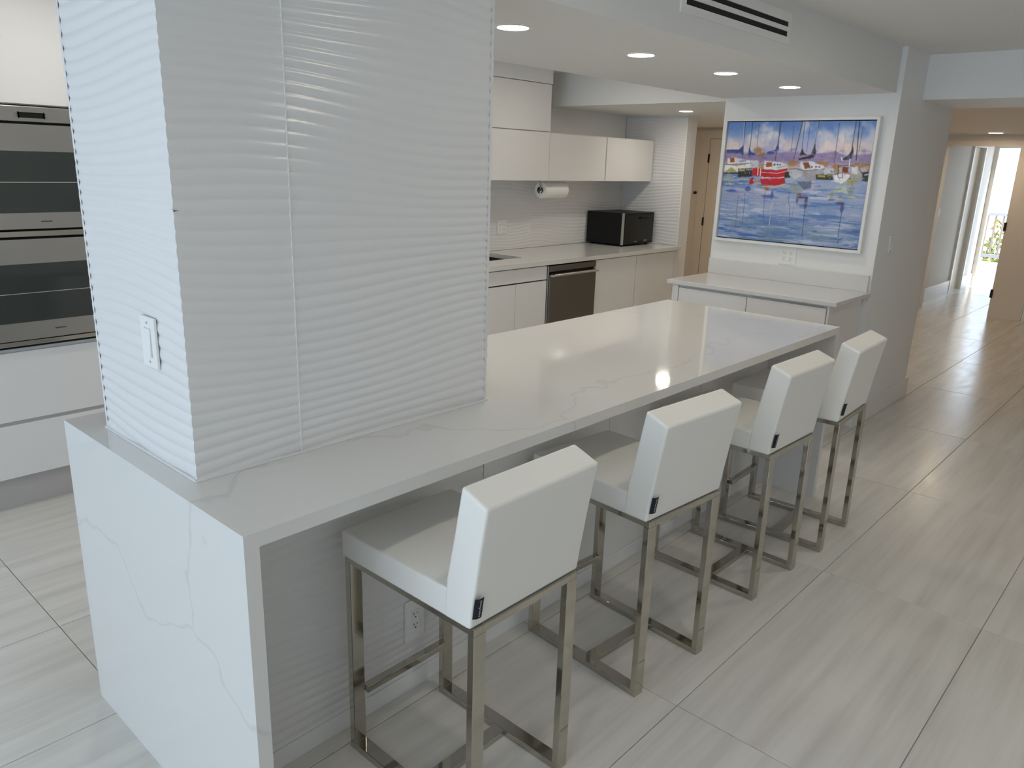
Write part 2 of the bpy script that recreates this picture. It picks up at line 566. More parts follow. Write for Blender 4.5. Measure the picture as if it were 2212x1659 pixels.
wavy('tile_panel', lambda u, dd, z: (u, 0.326 - dd, z), IT + .002, 1.02, 0.062, IH - IT - .002, pw, ph=.4, dz=.004)
B('base_strip', (IT + .002, 0.318, 0.0), (1.02, 0.334, 0.061), TRIM, pw, bev=.002)
ic = thing('island_cabinet', 'white island cabinets behind the bar stools under the quartz top', 'cabinet', (2.1, 0.65, 0))
B('body', (1.022, 0.34, 0.0), (IL - IT - .002, IW - .045, IH - IT - .001), CARC, ic)
for a, b in ((1.024, 1.735), (1.735, 2.45), (2.45, IL - IT - .003)):
    B('back_panel', (a + .001, 0.325, 0.062), (b - .001, 0.3395, IH - IT - .003), LACQ, ic, bev=.001)
    B('door', (a + .002, IW - .0445, 0.10), (b - .002, IW - .025, IH - IT - .03), LACQ, ic)
B('base_strip', (1.023, 0.318, 0.0), (IL - IT - .003, 0.3395, 0.061), TRIM, ic)

# ------------------------------------------------------------------ outlets and switches


def slots(bm, c, fn, s=1.0):
    for dx, h in ((-.0065, .0085), (.0065, .0070)):
        q = [fn(c[0] + dx - .0011, c[1] + .004 - h / 2), fn(c[0] + dx + .0011, c[1] + .004 + h / 2)]
        box(bm, q[0], q[1])
    q = [fn(c[0] - .0024, c[1] - .0105), fn(c[0] + .0024, c[1] - .0060)]
    box(bm, q[0], q[1])


def outlet(name, label, centre, axis, cols, w, h):
    """receptacle plate on a wall facing -Y (axis 1) or -X (axis 0)"""
    x, y, z = centre
    t = thing(name, label, 'outlet', centre)

    def P(u, v, d0):
        return (x + u, y - d0, z + v) if axis == 1 else (x - d0, y - u, z + v)
    B('cover_plate', P(-w / 2, -h / 2, 0), P(w / 2, h / 2, .006), PLATE, t, bev=.002)
    for k in range(cols):
        u = (k - (cols - 1) / 2) * .046
        f_ = B('receptacle', P(u - .0165, -.034, .0055), P(u + .0165, .034, .0085), PLATE, t, bev=.001)
        bm = bmesh.new()
        for v in (-.019, .019):
            for dx, hh in ((-.0065, .0085), (.0065, .0070)):
                box(bm, P(u + dx - .0011, v + .004 - hh / 2, .008), P(u + dx + .0011, v + .004 + hh / 2, .0089))
            box(bm, P(u - .0024, v - .0105, .008), P(u + .0024, v - .006, .0089))
        link('socket_holes', bm, SLOT, f_)
    return t


outlet('power_outlet', 'white duplex outlet low on the rippled wall behind the nearest stool', (0.718, 0.3225, 0.252), 1, 1, .078, .145)
outlet('power_outlet', 'white double outlet plate on the wall under the harbour painting', (4.529, 0.868, 1.092), 0, 2, .118, .118)
outlet('power_outlet', 'white outlet plate on the backsplash above the sink', (4.235, 3.282, 1.112), 1, 2, .115, .115)


def switch(label, centre, axis, n, w, h):
    x, y, z = centre
    t = thing('light_switch', label, 'switch', centre)

    def P(u, v, d0):
        return (x + u, y - d0, z + v) if axis == 1 else (x - d0, y - u, z + v)
    B('cover_plate', P(-w / 2, -h / 2, 0), P(w / 2, h / 2, .007), PLATE, t, bev=.002)
    for k in range(n):
        u = (k - (n - 1) / 2) * .040
        bm = bmesh.new()
        a = [P(u - .015, -.033, .005), P(u + .015, -.033, .005), P(u + .015, -.033, .0115), P(u - .015, -.033, .0115)]
        b_ = [P(u - .015, .033, .005), P(u + .015, .033, .005), P(u + .015, .033, .0078), P(u - .015, .033, .0078)]
        va = [bm.verts.new(p) for p in a]
        vb = [bm.verts.new(p) for p in b_]
        bm.faces.new(va)
        bm.faces.new(vb[::-1])
        for i in range(4):
            bm.faces.new((va[i], vb[i], vb[(i + 1) % 4], va[(i + 1) % 4]))
        bmesh.ops.recalc_face_normals(bm, faces=bm.faces)
        link('rocker', bm, PLATE, t, smooth=False)
        BS('rocker_gap', [(P(u - .0168, -.0345, .0068), P(u + .0168, .0345, .0073))], TOE, t)
    for v in (-.047, .047):
        bm = bmesh.new()
        cyl(bm, P(0, v, .006), P(0, v, .0078), .003, 12)
        link('screw', bm, STEEL, t)
    return t


switch('white rocker light switch on the rippled column', (CX0 - .0005, 0.490, 1.218), 0, 1, .076, .122)
switch('slim white light switch on the grey wall beside the painting', (4.79, 0.2995, 1.205), 1, 1, .074, .118)
switch('small white switch plate on the far corridor wall', (10.73, 1.5395, 1.175), 1, 1, .076, .12)

# ------------------------------------------------------------------ ceiling lamps


def downlight(label, c, r=0.055, lens=LENS, group=None, power=None):
    t = thing('downlight', label, 'ceiling light', c, group)
    bm = bmesh.new()
    lathe(bm, [(r, -.001), (r + .002, -.005), (r + .010, -.005), (r + .014, 0.0)], c)
    link('trim_ring', bm, PLATE, t)
    bm = bmesh.new()
    lathe(bm, [(0, -.0032), (r * .7, -.0032), (r, -.0015), (r, 0.0), (0, 0.0)], c)
    link('lens', bm, lens, t)
    return t


for x, w in ((1.549, 'nearest the rippled column'), (2.381, 'second from the rippled column'), (3.155, 'third from the rippled column'), (3.936, 'nearest the painting wall')):
    downlight('round lit downlight in the island ceiling, ' + w, (x, 0.735, ZD), .056)
downlight('round lit downlight in the low entry ceiling', (5.49, 2.325, 2.115), .056, LENSK)
for x, y, w in ((0.55, 2.05, 'in front of the ovens'), (2.3, 2.05, 'behind the rippled column'), (3.9, 2.15, 'beside the sink')):
    downlight('round lit downlight above the kitchen aisle ' + w, (x, y, ZC), .056, LENSK)
for x, w in ((-0.9, 'farthest left behind the viewer'), (1.22, 'level with the nearest stools'), (3.0, 'level with the farthest stool')):
    downlight('round lit downlight in the living room ceiling, ' + w, (x, -0.7, ZC), .056, LENSL)
for x, w in ((-0.4, 'far behind the viewer'), (1.8, 'in the middle'), (4.0, 'towards the hall')):  # unseen rear row added as fill for the stool backs and floor
    downlight('added fill downlight in the unseen rear row, ' + w, (x, -2.9, ZC), .056, LENSL)
downlight('round lit downlight in the warm-tinted hall ceiling', (9.6, 0.82, 2.125), .07, LENSW)
downlight('round lit downlight in the hall ceiling behind the grey wall', (7.2, 0.9, 2.125), .07, LENSW)
downlight('round lit downlight in the foyer behind the painting wall', (7.2, 2.7, 2.115), .06, LENSW)
t = thing('ceiling_cover', 'round grey cover in the hall ceiling left of the lamp', 'fixture', (9.7, 1.22, 2.125))  # plain disc standing in for a dark round ceiling fitting
bm = bmesh.new()
lathe(bm, [(0, -.004), (.09, -.004), (.10, -.002), (.10, 0), (0, 0)], (9.7, 1.22, 2.125))
link('disc', bm, TOE, t)

# ------------------------------------------------------------------ linear air vent on the fascia
t = thing('air_vent', 'long white linear air vent with two black slots above the stools', 'vent', (2.477, 0.33, 2.264))
BS('frame', [((2.007, .322, 2.199), (2.946, .3299, 2.2285)), ((2.040, .322, 2.2505), (2.922, .3299, 2.2690)), ((2.007, .322, 2.2895), (2.946, .3299, 2.329)),
             ((2.007, .322, 2.2285), (2.040, .3299, 2.2895)), ((2.922, .322, 2.2285), (2.946, .3299, 2.2895))], TRIM, t)
for z0, z1 in ((2.2285, 2.2505), (2.2690, 2.2895)):
    s_ = B('slot', (2.040, .3265, z0), (2.922, .3297, z1), BLACKM, t, bev=0)
    B('blade', (2.041, .3245, z0 + .004), (2.921, .3262, z0 + .0065), BLACK, s_, bev=0)

# ------------------------------------------------------------------ tall oven cabinet with double oven
YF = 2.60
oc = thing('oven_cabinet', 'tall white cabinet around the built-in double oven', 'cabinet', (0.51, 2.95, 0))
BS('body', [((0.10, YF + .021, 0.16), (0.118, 3.29, ZC - .002)), ((0.902, YF + .021, 0.16), (0.92, 3.29, ZC - .002)),
            ((0.118, YF + .021, 1.822), (0.902, 3.29, 1.84)), ((0.118, YF + .021, 0.752), (0.902, 3.29, 0.768)),
            ((0.118, YF + .021, 0.16), (0.902, 3.29, 0.178)), ((0.118, 3.272, .178), (0.902, 3.29, ZC - .002))], CARC, oc)
B('door', (0.102, YF, 1.826), (0.918, YF + .02, ZC - .01), LACQ, oc)
B('drawer', (0.102, YF, 0.436), (0.918, YF + .02, 0.755), LACQ, oc)
B('drawer', (0.102, YF, 0.166), (0.918, YF + .02, 0.418), LACQ, oc)
B('finger_rail', (0.118, YF + .012, 0.418), (0.902, YF + .02, 0.436), TOE, oc, bev=0)
B('toe_kick', (0.10, YF + .06, 0.0), (0.92, YF + .08, 0.16), TOE, oc, bev=0)
ov = thing('double_wall_oven', 'stainless double wall oven with two dark glass doors', 'oven', (0.51, 2.9, 0.77))
B('body', (0.122, YF + .022, 0.772), (0.898, 3.2, 1.818), STEELD, ov, bev=0)
B('backing', (0.108, YF + .004, 0.772), (0.912, YF + .0205, 1.818), BLACK, ov, bev=0)
cp = B('control_panel', (0.108, YF - .018, 1.753), (0.912, YF + .0035, 1.816), STEEL, ov, bev=.003)
bm = bmesh.new()
for s in (-1, 1):
    cyl(bm, (0.507 + s * .053, YF - .0176, 1.780), (0.507 + s * .053, YF - .0205, 1.780), .0135, 28)
box(bm, (0.507 - .053, YF - .0205, 1.7665), (0.507 + .053, YF - .0176, 1.7935))
link('display_bezel', bm, STEEL, cp)
B('display', (0.507 - .046, YF - .0215, 1.7685), (0.507 + .046, YF - .020, 1.7915), BLACK, cp, bev=.0005)
for s in (-1, 1):
    for v in (-.005, .005):
        B('button', (0.507 + s * .055 - .004, YF - .0212, 1.780 + v - .0012), (0.507 + s * .055 + .004, YF - .0203, 1.780 + v + .0012), BLACK, cp, bev=0)
for z0, z1, g0, g1, zl in ((1.302, 1.742, 1.371, 1.631, 1.333), (0.812, 1.258, 0.892, 1.151, 0.852)):
    dr = BS('door', [((0.108, YF - .030, z0), (0.912, YF + .003, g0)), ((0.108, YF - .030, g1), (0.912, YF + .003, z1))], STEEL, ov)
    B('window', (0.108, YF - .0295, g0), (0.912, YF + .003, g1), GLASSD, dr, bev=0)
    B('badge', (0.487, YF - .0312, zl - .003), (0.533, YF - .0300, zl + .003), STEELD, dr, bev=0)
    B('window_line', (0.16, YF - .0300, (g0 + g1) / 2 - .0012), (0.86, YF - .0294, (g0 + g1) / 2 + .0012), TOE, dr, bev=0)  # thin grey line across the middle of the window
B('trim_bar', (0.108, YF - .022, 1.268), (0.912, YF + .003, 1.292), CHROME, ov)
B('trim_bar', (0.108, YF - .022, 0.786), (0.912, YF + .003, 0.806), CHROME, ov)

# ------------------------------------------------------------------ kitchen base run
KY = 2.585


def base_cabinet(name, label, x0, x1, doors, falsefront=False, group=None):
    t = thing(name, label, 'cabinet', ((x0 + x1) / 2, 2.95, 0), group)
    zt = .878
    BS('body', [((x0, KY + .021, .10), (x0 + .018, 3.28, zt)), ((x1 - .018, KY + .021, .10), (x1, 3.28, zt)), ((x0 + .018, KY + .021, .10), (x1 - .018, 3.28, .118)),
                ((x0 + .018, 3.262, .118), (x1 - .018, 3.28, zt))] + ([] if falsefront else [((x0 + .018, KY + .021, zt - .018), (x1 - .018, 3.262, zt))]), CARC, t)
    ztop = zt - .008
    if falsefront:
        B('drawer_front', (x0 + .002, KY, .765), (x1 - .002, KY + .02, ztop), LACQ, t)
        ztop = .755
    n = len(doors)
    for a, b in doors:
        B('door', (a + .002, KY, .105), (b - .002, KY + .02, ztop), LACQ, t)
    B('toe_kick', (x0, KY + .065, 0), (x1, KY + .08, .10), TOE, t, bev=0)
    return t


base_cabinet('base_cabinet', 'long white base cabinet behind the column beside the ovens', .925, 3.295, [(.925, 1.52), (1.52, 2.11), (2.11, 2.70), (2.70, 3.295)])
base_cabinet('sink_cabinet', 'white sink cabinet with two doors left of the dishwasher', 3.30, 4.03, [(3.30, 3.665), (3.665, 4.03)], True)
base_cabinet('base_cabinet', 'white base cabinet just right of the dishwasher', 4.67, 5.29, [(4.67, 5.29)])
base_cabinet('base_cabinet', 'white base cabinet at the far end below the microwave', 5.295, 5.945, [(5.295, 5.945)])
ep = B('end_panel', (5.95, KY, 0), (6.014, 3.28, .878), CARC)
ep.name = 'end_panel'
tag(ep, 'white filler panel closing the far end of the base cabinets', 'panel')

dw = thing('dishwasher', 'dark stainless dishwasher with a bar handle beside the sink', 'dishwasher', (4.35, 2.9, 0))
B('tub', (4.045, KY + .03, .10), (4.655, 3.2, .872), BLACK, dw)
B('door', (4.045, KY - .022, .11), (4.655, KY + .028, .800), STEELD, dw, bev=.006, seg=3)
B('control_strip', (4.045, KY - .018, .822), (4.655, KY + .028, .868), STEELD, dw, bev=.004)
B('recess', (4.05, KY + .004, .800), (4.65, KY + .028, .822), BLACKM, dw, bev=0)
bm = bmesh.new()
tube(bm, [(4.06, KY - .02, .79), (4.06, KY - .052, .795), (4.64, KY - .052, .795), (4.64, KY - .02, .79)], .010, 10)
link('handle', bm, STEEL, dw)
B('toe_plate', (4.05, KY + .05, 0), (4.65, KY + .06, .10), BLACK, dw, bev=0)
B('side_trim', (4.034, KY - .010, .105), (4.0445, KY + .028, .868), STEEL, dw, bev=.001)

# worktop with the cut-out for the sink
SX0, SX1, SY0, SY1 = 3.33, 4.008, 2.82, 3.19
kc = thing('kitchen_countertop', 'white quartz kitchen worktop along the back wall with a sink cut-out', 'countertop', (3.5, 2.93, .88))
bm = bmesh.new()
for a, b in (((.922, 2.56, .88), (SX0, 3.285, .914)), ((SX1, 2.56, .88), (6.018, 3.285, .914)), ((SX0, 2.56, .88), (SX1, SY0, .914)), ((SX0, SY1, .88), (SX1, 3.285, .914))):
    box(bm, a, b)
bmesh.ops.remove_doubles(bm, verts=bm.verts, dist=1e-5)
link('worktop', bm, QUARTZ, kc)
sk = thing('sink', 'undermount stainless kitchen sink let into the worktop', 'sink', ((SX0 + SX1) / 2, 3.0, .70))
e = .012
BS('basin', [((SX0 - e, SY0 - e, .68), (SX1 + e, SY1 + e, .692)), ((SX0 - e, SY0 - e, .692), (SX0 + .001, SY1 + e, .879)), ((SX1 - .001, SY0 - e, .692), (SX1 + e, SY1 + e, .879)),
             ((SX0, SY0 - e, .692), (SX1, SY0 + .001, .879)), ((SX0, SY1 - .001, .692), (SX1, SY1 + e, .879))], STEELD, sk)
bm = bmesh.new()
lathe(bm, [(0, .003), (.03, .003), (.045, .005), (.048, 0)], ((SX0 + SX1) / 2, 3.03, .692))
link('drain', bm, STEEL, sk)

# ------------------------------------------------------------------ wall cabinets
UY = 2.95


def wall_cabinet(label, x0, x1, tiers, doors=1, gap=.0015, group=None):
    t = thing('wall_cabinet', label, 'cabinet', ((x0 + x1) / 2, 3.1, tiers[0][0]), group)
    z0, z1 = tiers[0][0], tiers[-1][1]
    B('body', (x0, UY + .021, z0), (x1, 3.298, z1), CARC, t)
    for a, b in tiers:
        for k in range(doors):
            w = (x1 - x0) / doors
            B('door', (x0 + k * w + gap, UY, a - (.012 if a == z0 else 0)), (x0 + (k + 1) * w - gap, UY + .02, b - .006), LACQ, t)
    return t


wall_cabinet('long white wall cabinet behind the column next to the ovens', .93, 2.96, [(1.52, 1.898), (1.898, 2.262)], 3)
wall_cabinet('two-tier white wall cabinet above the sink reaching up to the filler', 2.962, 4.436, [(1.52, 1.898), (1.898, 2.262)], 2)
wall_cabinet('low white wall cabinet above the paper towel roll', 4.438, 5.228, [(1.52, 1.89)])
wall_cabinet('low white wall cabinet above the microwave, farthest from the column', 5.236, 6.006, [(1.52, 1.89)], gap=.006)
fl = B('cabinet_filler', (.93, UY + .004, 2.263), (4.45, 3.29, ZC - .001), WALL, bev=.001)
tag(fl, 'white filler board between the wall cabinets and the ceiling', 'panel')

# paper towel holder and roll
ph = thing('paper_towel_holder', 'curved chrome paper towel holder under the wall cabinet', 'holder', (4.46, 3.06, 1.50))
bm = bmesh.new()
tube(bm, [(4.462, 3.06, 1.5195), (4.462, 3.06, 1.47), (4.458, 3.05, 1.44), (4.456, 3.04, 1.425), (4.456, 3.052, 1.410), (4.458, 3.066, 1.415), (4.462, 3.068, 1.427), (4.50, 3.068, 1.427)], .006, 8)
link('arm', bm, CHROME, ph)
bm = bmesh.new()
cyl(bm, (4.466, 3.068, 1.427), (4.478, 3.068, 1.427), .027, 20)
link('end_cap', bm, BLACK, ph)
bm = bmesh.new()
cyl(bm, (4.478, 3.068, 1.427), (4.80, 3.068, 1.427), .006, 10)
link('rod', bm, CHROME, ph)
B('mount_plate', (4.44, 3.03, 1.5145), (4.50, 3.09, 1.5195), CHROME, ph)
pr_ = thing('paper_towel_roll', 'white paper towel roll hanging under the wall cabinet', 'paper towel', (4.64, 3.068, 1.427))
bm = bmesh.new()
n = 40
prof = [(.020, 4.482), (.066, 4.482), (.069, 4.486), (.069, 4.778), (.066, 4.782), (.020, 4.782)]
rings = [[bm.verts.new((x, 3.068 + r * math.cos(2 * math.pi * k / n), 1.427 + r * math.sin(2 * math.pi * k / n))) for k in range(n)] for r, x in prof]
for a, b in zip(rings, rings[1:] + rings[:1]):
    for k in range(n):
        bm.faces.new((a[k], a[(k + 1) % n], b[(k + 1) % n], b[k]))
bmesh.ops.recalc_face_normals(bm, faces=bm.faces)
link('paper', bm, PAPER, pr_)

# microwave
mw = thing('microwave', 'black microwave oven with a steel edge on the far end of the worktop', 'microwave', (5.69, 3.06, .914))
B('body', (5.435, 2.872, .930), (5.945, 3.275, 1.222), BLACK, mw, bev=.004)
dr = B('door', (5.437, 2.848, .932), (5.945, 2.8715, 1.220), BLACK, mw, bev=.003)
B('steel_edge', (5.433, 2.846, .930), (5.442, 2.8712, 1.222), STEEL, dr, bev=.001)
B('window', (5.452, 2.8455, .955), (5.935, 2.8485, 1.200), MWGLASS, dr, bev=.001)
B('handle', (5.70, 2.828, 1.165), (5.85, 2.846, 1.182), BLACK, dr, bev=.003)
B('badge', (5.62, 2.8445, .950), (5.67, 2.8455, .956), STEEL, dr, bev=0)
B('door_button', (5.78, 2.843, .948), (5.84, 2.8458, .968), STEELD, dr, bev=.001)
for x in (5.47, 5.91):
    for y in (2.90, 3.24):
        bm = bmesh.new()
        cyl(bm, (x, y, .9142), (x, y, .9305), .016, 16)
        link('foot', bm, BLACK, mw)

# ------------------------------------------------------------------ buffet under the painting
bf = thing('buffet_cabinet', 'white two-drawer buffet cabinet under the harbour painting', 'cabinet', (4.25, .87, 0))
BX = 3.955
BS('body', [((BX + .021, .345, .10), (4.528, .363, .885)), ((BX + .021, 1.375, .10), (4.528, 1.393, .885)), ((BX + .021, .363, .10), (4.528, 1.375, .118)), ((4.51, .363, .118), (4.528, 1.375, .885)), ((BX + .021, .363, .86), (4.51, 1.375, .885))], CARC, bf)
B('side_panel', (BX + .001, .333, 0), (4.500, .3445, .885), LACQ, bf)
B('side_panel', (BX + .001, 1.3935, 0), (4.528, 1.405, .885), LACQ, bf)
for a, b in ((.352, .858), (.863, 1.355)):
    B('drawer', (BX + .004, a, .62), (BX + .020, b, .866), LACQ, bf)
    B('drawer_pull', (BX + .008, a + .02, .868), (BX + .019, b - .02, .872), STEEL, bf, bev=0)
    B('door', (BX + .004, a, .11), (BX + .020, b, .612), LACQ, bf)
B('stile', (BX + .002, 1.360, .10), (BX + .020, 1.393, .885), LACQ, bf)
B('toe_kick', (BX + .07, .345, 0), (BX + .085, 1.393, .10), TOE, bf, bev=0)
bt = thing('buffet_countertop', 'white quartz buffet top with a low upstand under the painting', 'countertop', (4.24, .87, .886))
B('worktop', (3.935, .288, .886), (4.529, 1.440, .914), QUARTZ, bt, bev=.004, seg=3)
B('upstand', (4.505, .312, .9142), (4.529, 1.445, 1.020), QUARTZ, bt, bev=.002)

# ------------------------------------------------------------------ harbour painting
PA, PB_ = .384, 1.420        # y range of frame
PZ0, PZ1 = 1.155, 1.985
pt = thing('framed_painting', 'large framed watercolour of moored sailboats above the buffet', 'painting', (4.51, .902, 1.155))
fw, fd = .018, .042
BS('frame', [((4.529 - fd, PA, PZ0), (4.529, PB_, PZ0 + fw)), ((4.529 - fd, PA, PZ1 - fw), (4.529, PB_, PZ1)), ((4.529 - fd, PA, PZ0 + fw), (4.529, PA + fw, PZ1 - fw)), ((4.529 - fd, PB_ - fw, PZ0 + fw), (4.529, PB_, PZ1 - fw))], TRIM, pt)
B('shadow_gap', (4.518, PA + fw, PZ0 + fw), (4.528, PB_ - fw, PZ1 - fw), BLACKM, pt, bev=0)

NU, NV = 380, 306
quad = np.array([(163, 140), (1770, 125), (1560, 1535), (38, 1390)], float)


def homography(src, dst):
    A = []
    for (x, y), (u, v) in zip(src, dst):
        A.append([x, y, 1, 0, 0, 0, -u * x, -u * y, -u])
        A.append([0, 0, 0, x, y, 1, -v * x, -v * y, -v])
    _, _, Vt = np.linalg.svd(np.array(A))
    return Vt[-1].reshape(3, 3)


HM = homography(quad, [(0, 0), (1, 0), (1, 1), (0, 1)])


def uv(p):
    q = HM @ np.array([p[0], p[1], 1.0])
    return q[:2] / q[2]


UU, VV = np.meshgrid((np.arange(NU) + .5) / NU, (np.arange(NV) + .5) / NV)


def vnoise(fx, fy, seed, octaves=4):
    r = np.random.default_rng(seed)
    out = np.zeros_like(UU)
    amp, tot = 1.0, 0.0
    for o in range(octaves):
        gx, gy = max(2, int(fx * 2 ** o) + 2), max(2, int(fy * 2 ** o) + 2)
        g = r.random((gy + 1, gx + 1))
        x = UU * (gx - 1)
        y = VV * (gy - 1)
        xi, yi = x.astype(int), y.astype(int)
        tx, ty = x - xi, y - yi
        tx, ty = tx * tx * (3 - 2 * tx), ty * ty * (3 - 2 * ty)
        v = (g[yi, xi] * (1 - tx) + g[yi, xi + 1] * tx) * (1 - ty) + (g[yi + 1, xi] * (1 - tx) + g[yi + 1, xi + 1] * tx) * ty
        out += amp * v
        tot += amp
        amp *= .55
    return out / tot


def sm(a, b, x):
    t = np.clip((x - a) / (b - a), 0, 1)
    return t * t * (3 - 2 * t)


UW, VW = UU, VV
C3 = lambda r, g, b: np.array([r, g, b], float) / 255
img = np.zeros((NV, NU, 3))


def lay(mask, c):
    global img
    img = img * (1 - mask[..., None]) + np.asarray(c) * mask[..., None]


# sky wash
img[:] = C3(206, 210, 230)
WX, WY = .012 * (vnoise(40, 30, 41) - .5), .012 * (vnoise(40, 30, 42) - .5)
GRAIN = vnoise(30, 26, 43)
n1, n2 = vnoise(6, 4, 1), vnoise(5, 4, 2)
lay(sm(.40, .62, n1 + .16 * (1 - VV / .22)) * sm(.26, .02, VV) * .95, C3(96, 138, 208))
lay(sm(.50, .64, n2) * sm(.0, .12, VV) * .85, C3(240, 236, 236))
lay(sm(.10, .24, VV) * .7, C3(236, 212, 210))
lay(sm(.50, .62, vnoise(7, 6, 9)) * sm(.06, .2, VV) * .55, C3(150, 164, 214))
lay(sm(.50, .64, vnoise(6, 5, 11)) * sm(.1, .22, VV) * .6, C3(244, 224, 206))
# far trees and shore
top = .245 + .075 * (vnoise(11, 1, 3, 3) - .5)
lay(sm(0, .02, VV - top) * (.55 + .45 * GRAIN), C3(132, 118, 168))
lay(sm(.46, .60, vnoise(18, 12, 4)) * sm(0, .02, VV - top) * .6, C3(164, 142, 176))
lay(sm(.315, .36, VV) * .75, C3(204, 198, 208))
lay(sm(.335, .365, VV) * sm(.44, .6, vnoise(14, 9, 32)) * .75, C3(170, 130, 80))
lay(sm(.40, .425, VV) * sm(.48, .40, VV) * sm(.35, .6, vnoise(14, 6, 33)) * .85, C3(56, 62, 74))
# water
wl = .425
sea = sm(wl, wl + .03, VV)
lay(sea * .95, C3(136, 160, 202))
lay(sea * sm(.46, .66, vnoise(4, 24, 5)) * .8, C3(88, 124, 190))
lay(sea * sm(.48, .64, vnoise(3, 20, 6)) * .65, C3(176, 188, 214))
lay(sea * sm(.50, .66, vnoise(4, 9, 7)) * sm(.80, .5, VV) * .6, C3(190, 180, 206))
lay(sm(.70, 1.0, VV) * sm(.40, .6, vnoise(4, 14, 8)) * .7, C3(96, 128, 158))
lay(sm(.70, .95, VV) * sm(.58, .68, vnoise(3, 26, 18)) * .75, C3(60, 90, 184))
lay(sm(.62, .70, vnoise(5, 40, 19)) * sea * .5, C3(226, 230, 240))


def poly(pts, c, a=1.0, soft=0):
    P = np.array([uv(p) for p in pts])
    inside = np.zeros_like(UU, bool)
    UU_, VV_ = UU + WX, VV + WY
    j = len(P) - 1
    for i in range(len(P)):
        xi, yi = P[i]
        xj, yj = P[j]
        cond = ((yi > VV_) != (yj > VV_)) & (UU_ < (xj - xi) * (VV_ - yi) / (yj - yi + 1e-12) + xi)
        inside ^= cond
        j = i
    k_ = inside.astype(float)
    for _ in range(2):
        k_ = (k_ * 2 + np.roll(k_, 1, 0) + np.roll(k_, -1, 0) + np.roll(k_, 1, 1) + np.roll(k_, -1, 1)) / 6
    tone = 1 + .22 * (GRAIN - .5)[..., None]
    lay(k_ * a, np.clip(np.asarray(c) * tone, 0, 1))


def rect(x0, y0, x1, y1, c, a=1.0):
    poly([(x0, y0), (x1, y0), (x1, y1), (x0, y1)], c, a)


def stroke(pts, w, c, a=1.0):
    """w in pixels of the painted grid"""
    P = [uv(p) * np.array([NU, NV]) for p in pts]
    X, Y = UU * NU, VV * NV
    m = np.zeros_like(UU)
    for p, q in zip(P, P[1:]):
        d_ = q - p
        L2 = d_ @ d_ + 1e-9
        t_ = np.clip(((X - p[0]) * d_[0] + (Y - p[1]) * d_[1]) / L2, 0, 1)
        dist = np.hypot(X - p[0] - t_ * d_[0], Y - p[1] - t_ * d_[1])
        m = np.maximum(m, np.clip(w / 2 + .5 - dist, 0, 1))
    lay(m * a, c)


def blob(x, y, rx, ry, c, a=.9, seed=0):
    u, v = uv((x, y))
    du, dv = rx / 1560., ry / 1330.
    d_ = np.hypot((UU - u) / du, (VV - v) / dv) + 1.1 * (vnoise(24, 20, 60 + seed) - .5)
    lay(sm(1.3, .55, d_) * a * (.7 + .3 * GRAIN), c)


DK, BR, WH, GR = C3(38, 38, 52), C3(96, 62, 52), C3(236, 236, 240), C3(176, 176, 186)
ORG, RED, NAVY, OLV, YEL = C3(158, 88, 38), C3(196, 32, 48), C3(52, 74, 148), C3(172, 170, 110), C3(206, 184, 60)
# bushes on the shore
for k, (x, y, rx, ry) in enumerate([(490, 455, 60, 45), (850, 590, 60, 35), (1170, 600, 70, 35), (1330, 625, 60, 30), (1600, 615, 90, 30), (520, 500, 40, 25)]):
    blob(x, y, rx, ry, C3(164, 118, 66), .85, k)
# masts
for a, b, w, c in [((345, 135), (315, 520), 1.6, DK), ((333, 135), (322, 400), 1.2, WH), ((425, 135), (385, 520), 1.4, DK), ((495, 165), (470, 420), 1, BR), ((735, 135), (668, 560), 1.8, BR), ((722, 135), (700, 400), 1.2, DK),
                   ((672, 150), (635, 450), 1, GR), ((965, 135), (872, 540), 2.0, BR), ((992, 135), (960, 420), 1.2, DK), ((1050, 135), (1010, 450), 1, NAVY), ((1142, 130), (1098, 395), 2.0, DK), ((1135, 135), (1104, 380), 1.0, WH),
                   ((1364, 150), (1308, 590), 1.2, BR), ((1547, 125), (1500, 420), 1.8, BR), ((1582, 125), (1545, 560), 2.0, DK), ((1622, 190), (1572, 470), 1.0, BR), ((872, 180), (840, 470), 1, BR), ((292, 230), (280, 430), 1, GR),
                   ((1432, 260), (1405, 440), 1, GR), ((560, 440), (505, 590), 1.2, C3(150, 60, 60))]:
    stroke([a, b], w, c, .9)
# moored boats, left to right
poly([(120, 600), (260, 608), (412, 582), (402, 640), (330, 676), (230, 690), (118, 690)], WH)
poly([(116, 692), (188, 628), (268, 694)], OLV)
stroke([(125, 603), (260, 612), (410, 586)], 2, C3(120, 110, 70))
poly([(150, 535), (250, 530), (405, 562), (405, 585), (150, 600)], C3(226, 228, 236))
rect(178, 535, 228, 578, ORG)
for x in (292, 318, 344):
    rect(x - 8, 560, x + 8, 574, NAVY)
stroke([(116, 698), (268, 698)], 3, DK)
poly([(265, 650), (420, 640), (425, 735), (268, 742)], C3(46, 46, 54))
rect(272, 654, 342, 680, YEL, .9)
rect(350, 648, 418, 668, GR, .8)
rect(405, 560, 485, 640, C3(214, 216, 228), .85)
poly([(430, 645), (520, 655), (692, 668), (802, 642), (768, 742), (520, 746), (414, 716)], RED)
stroke([(520, 690), (690, 700), (785, 680)], 1.6, C3(236, 200, 200))
stroke([(520, 748), (690, 756), (765, 744)], 2.6, WH)
poly([(548, 560), (640, 575), (745, 585), (806, 615), (800, 640), (690, 662), (545, 650)], C3(228, 228, 234))
rect(568, 578, 636, 630, ORG)
for x in (660, 695, 722):
    rect(x - 9, 598, x + 9, 616, NAVY)
stroke([(690, 640), (805, 618)], 2, OLV)
stroke([(485, 640), (478, 720)], 2.5, WH)
stroke([(512, 650), (505, 735)], 2.5, WH)
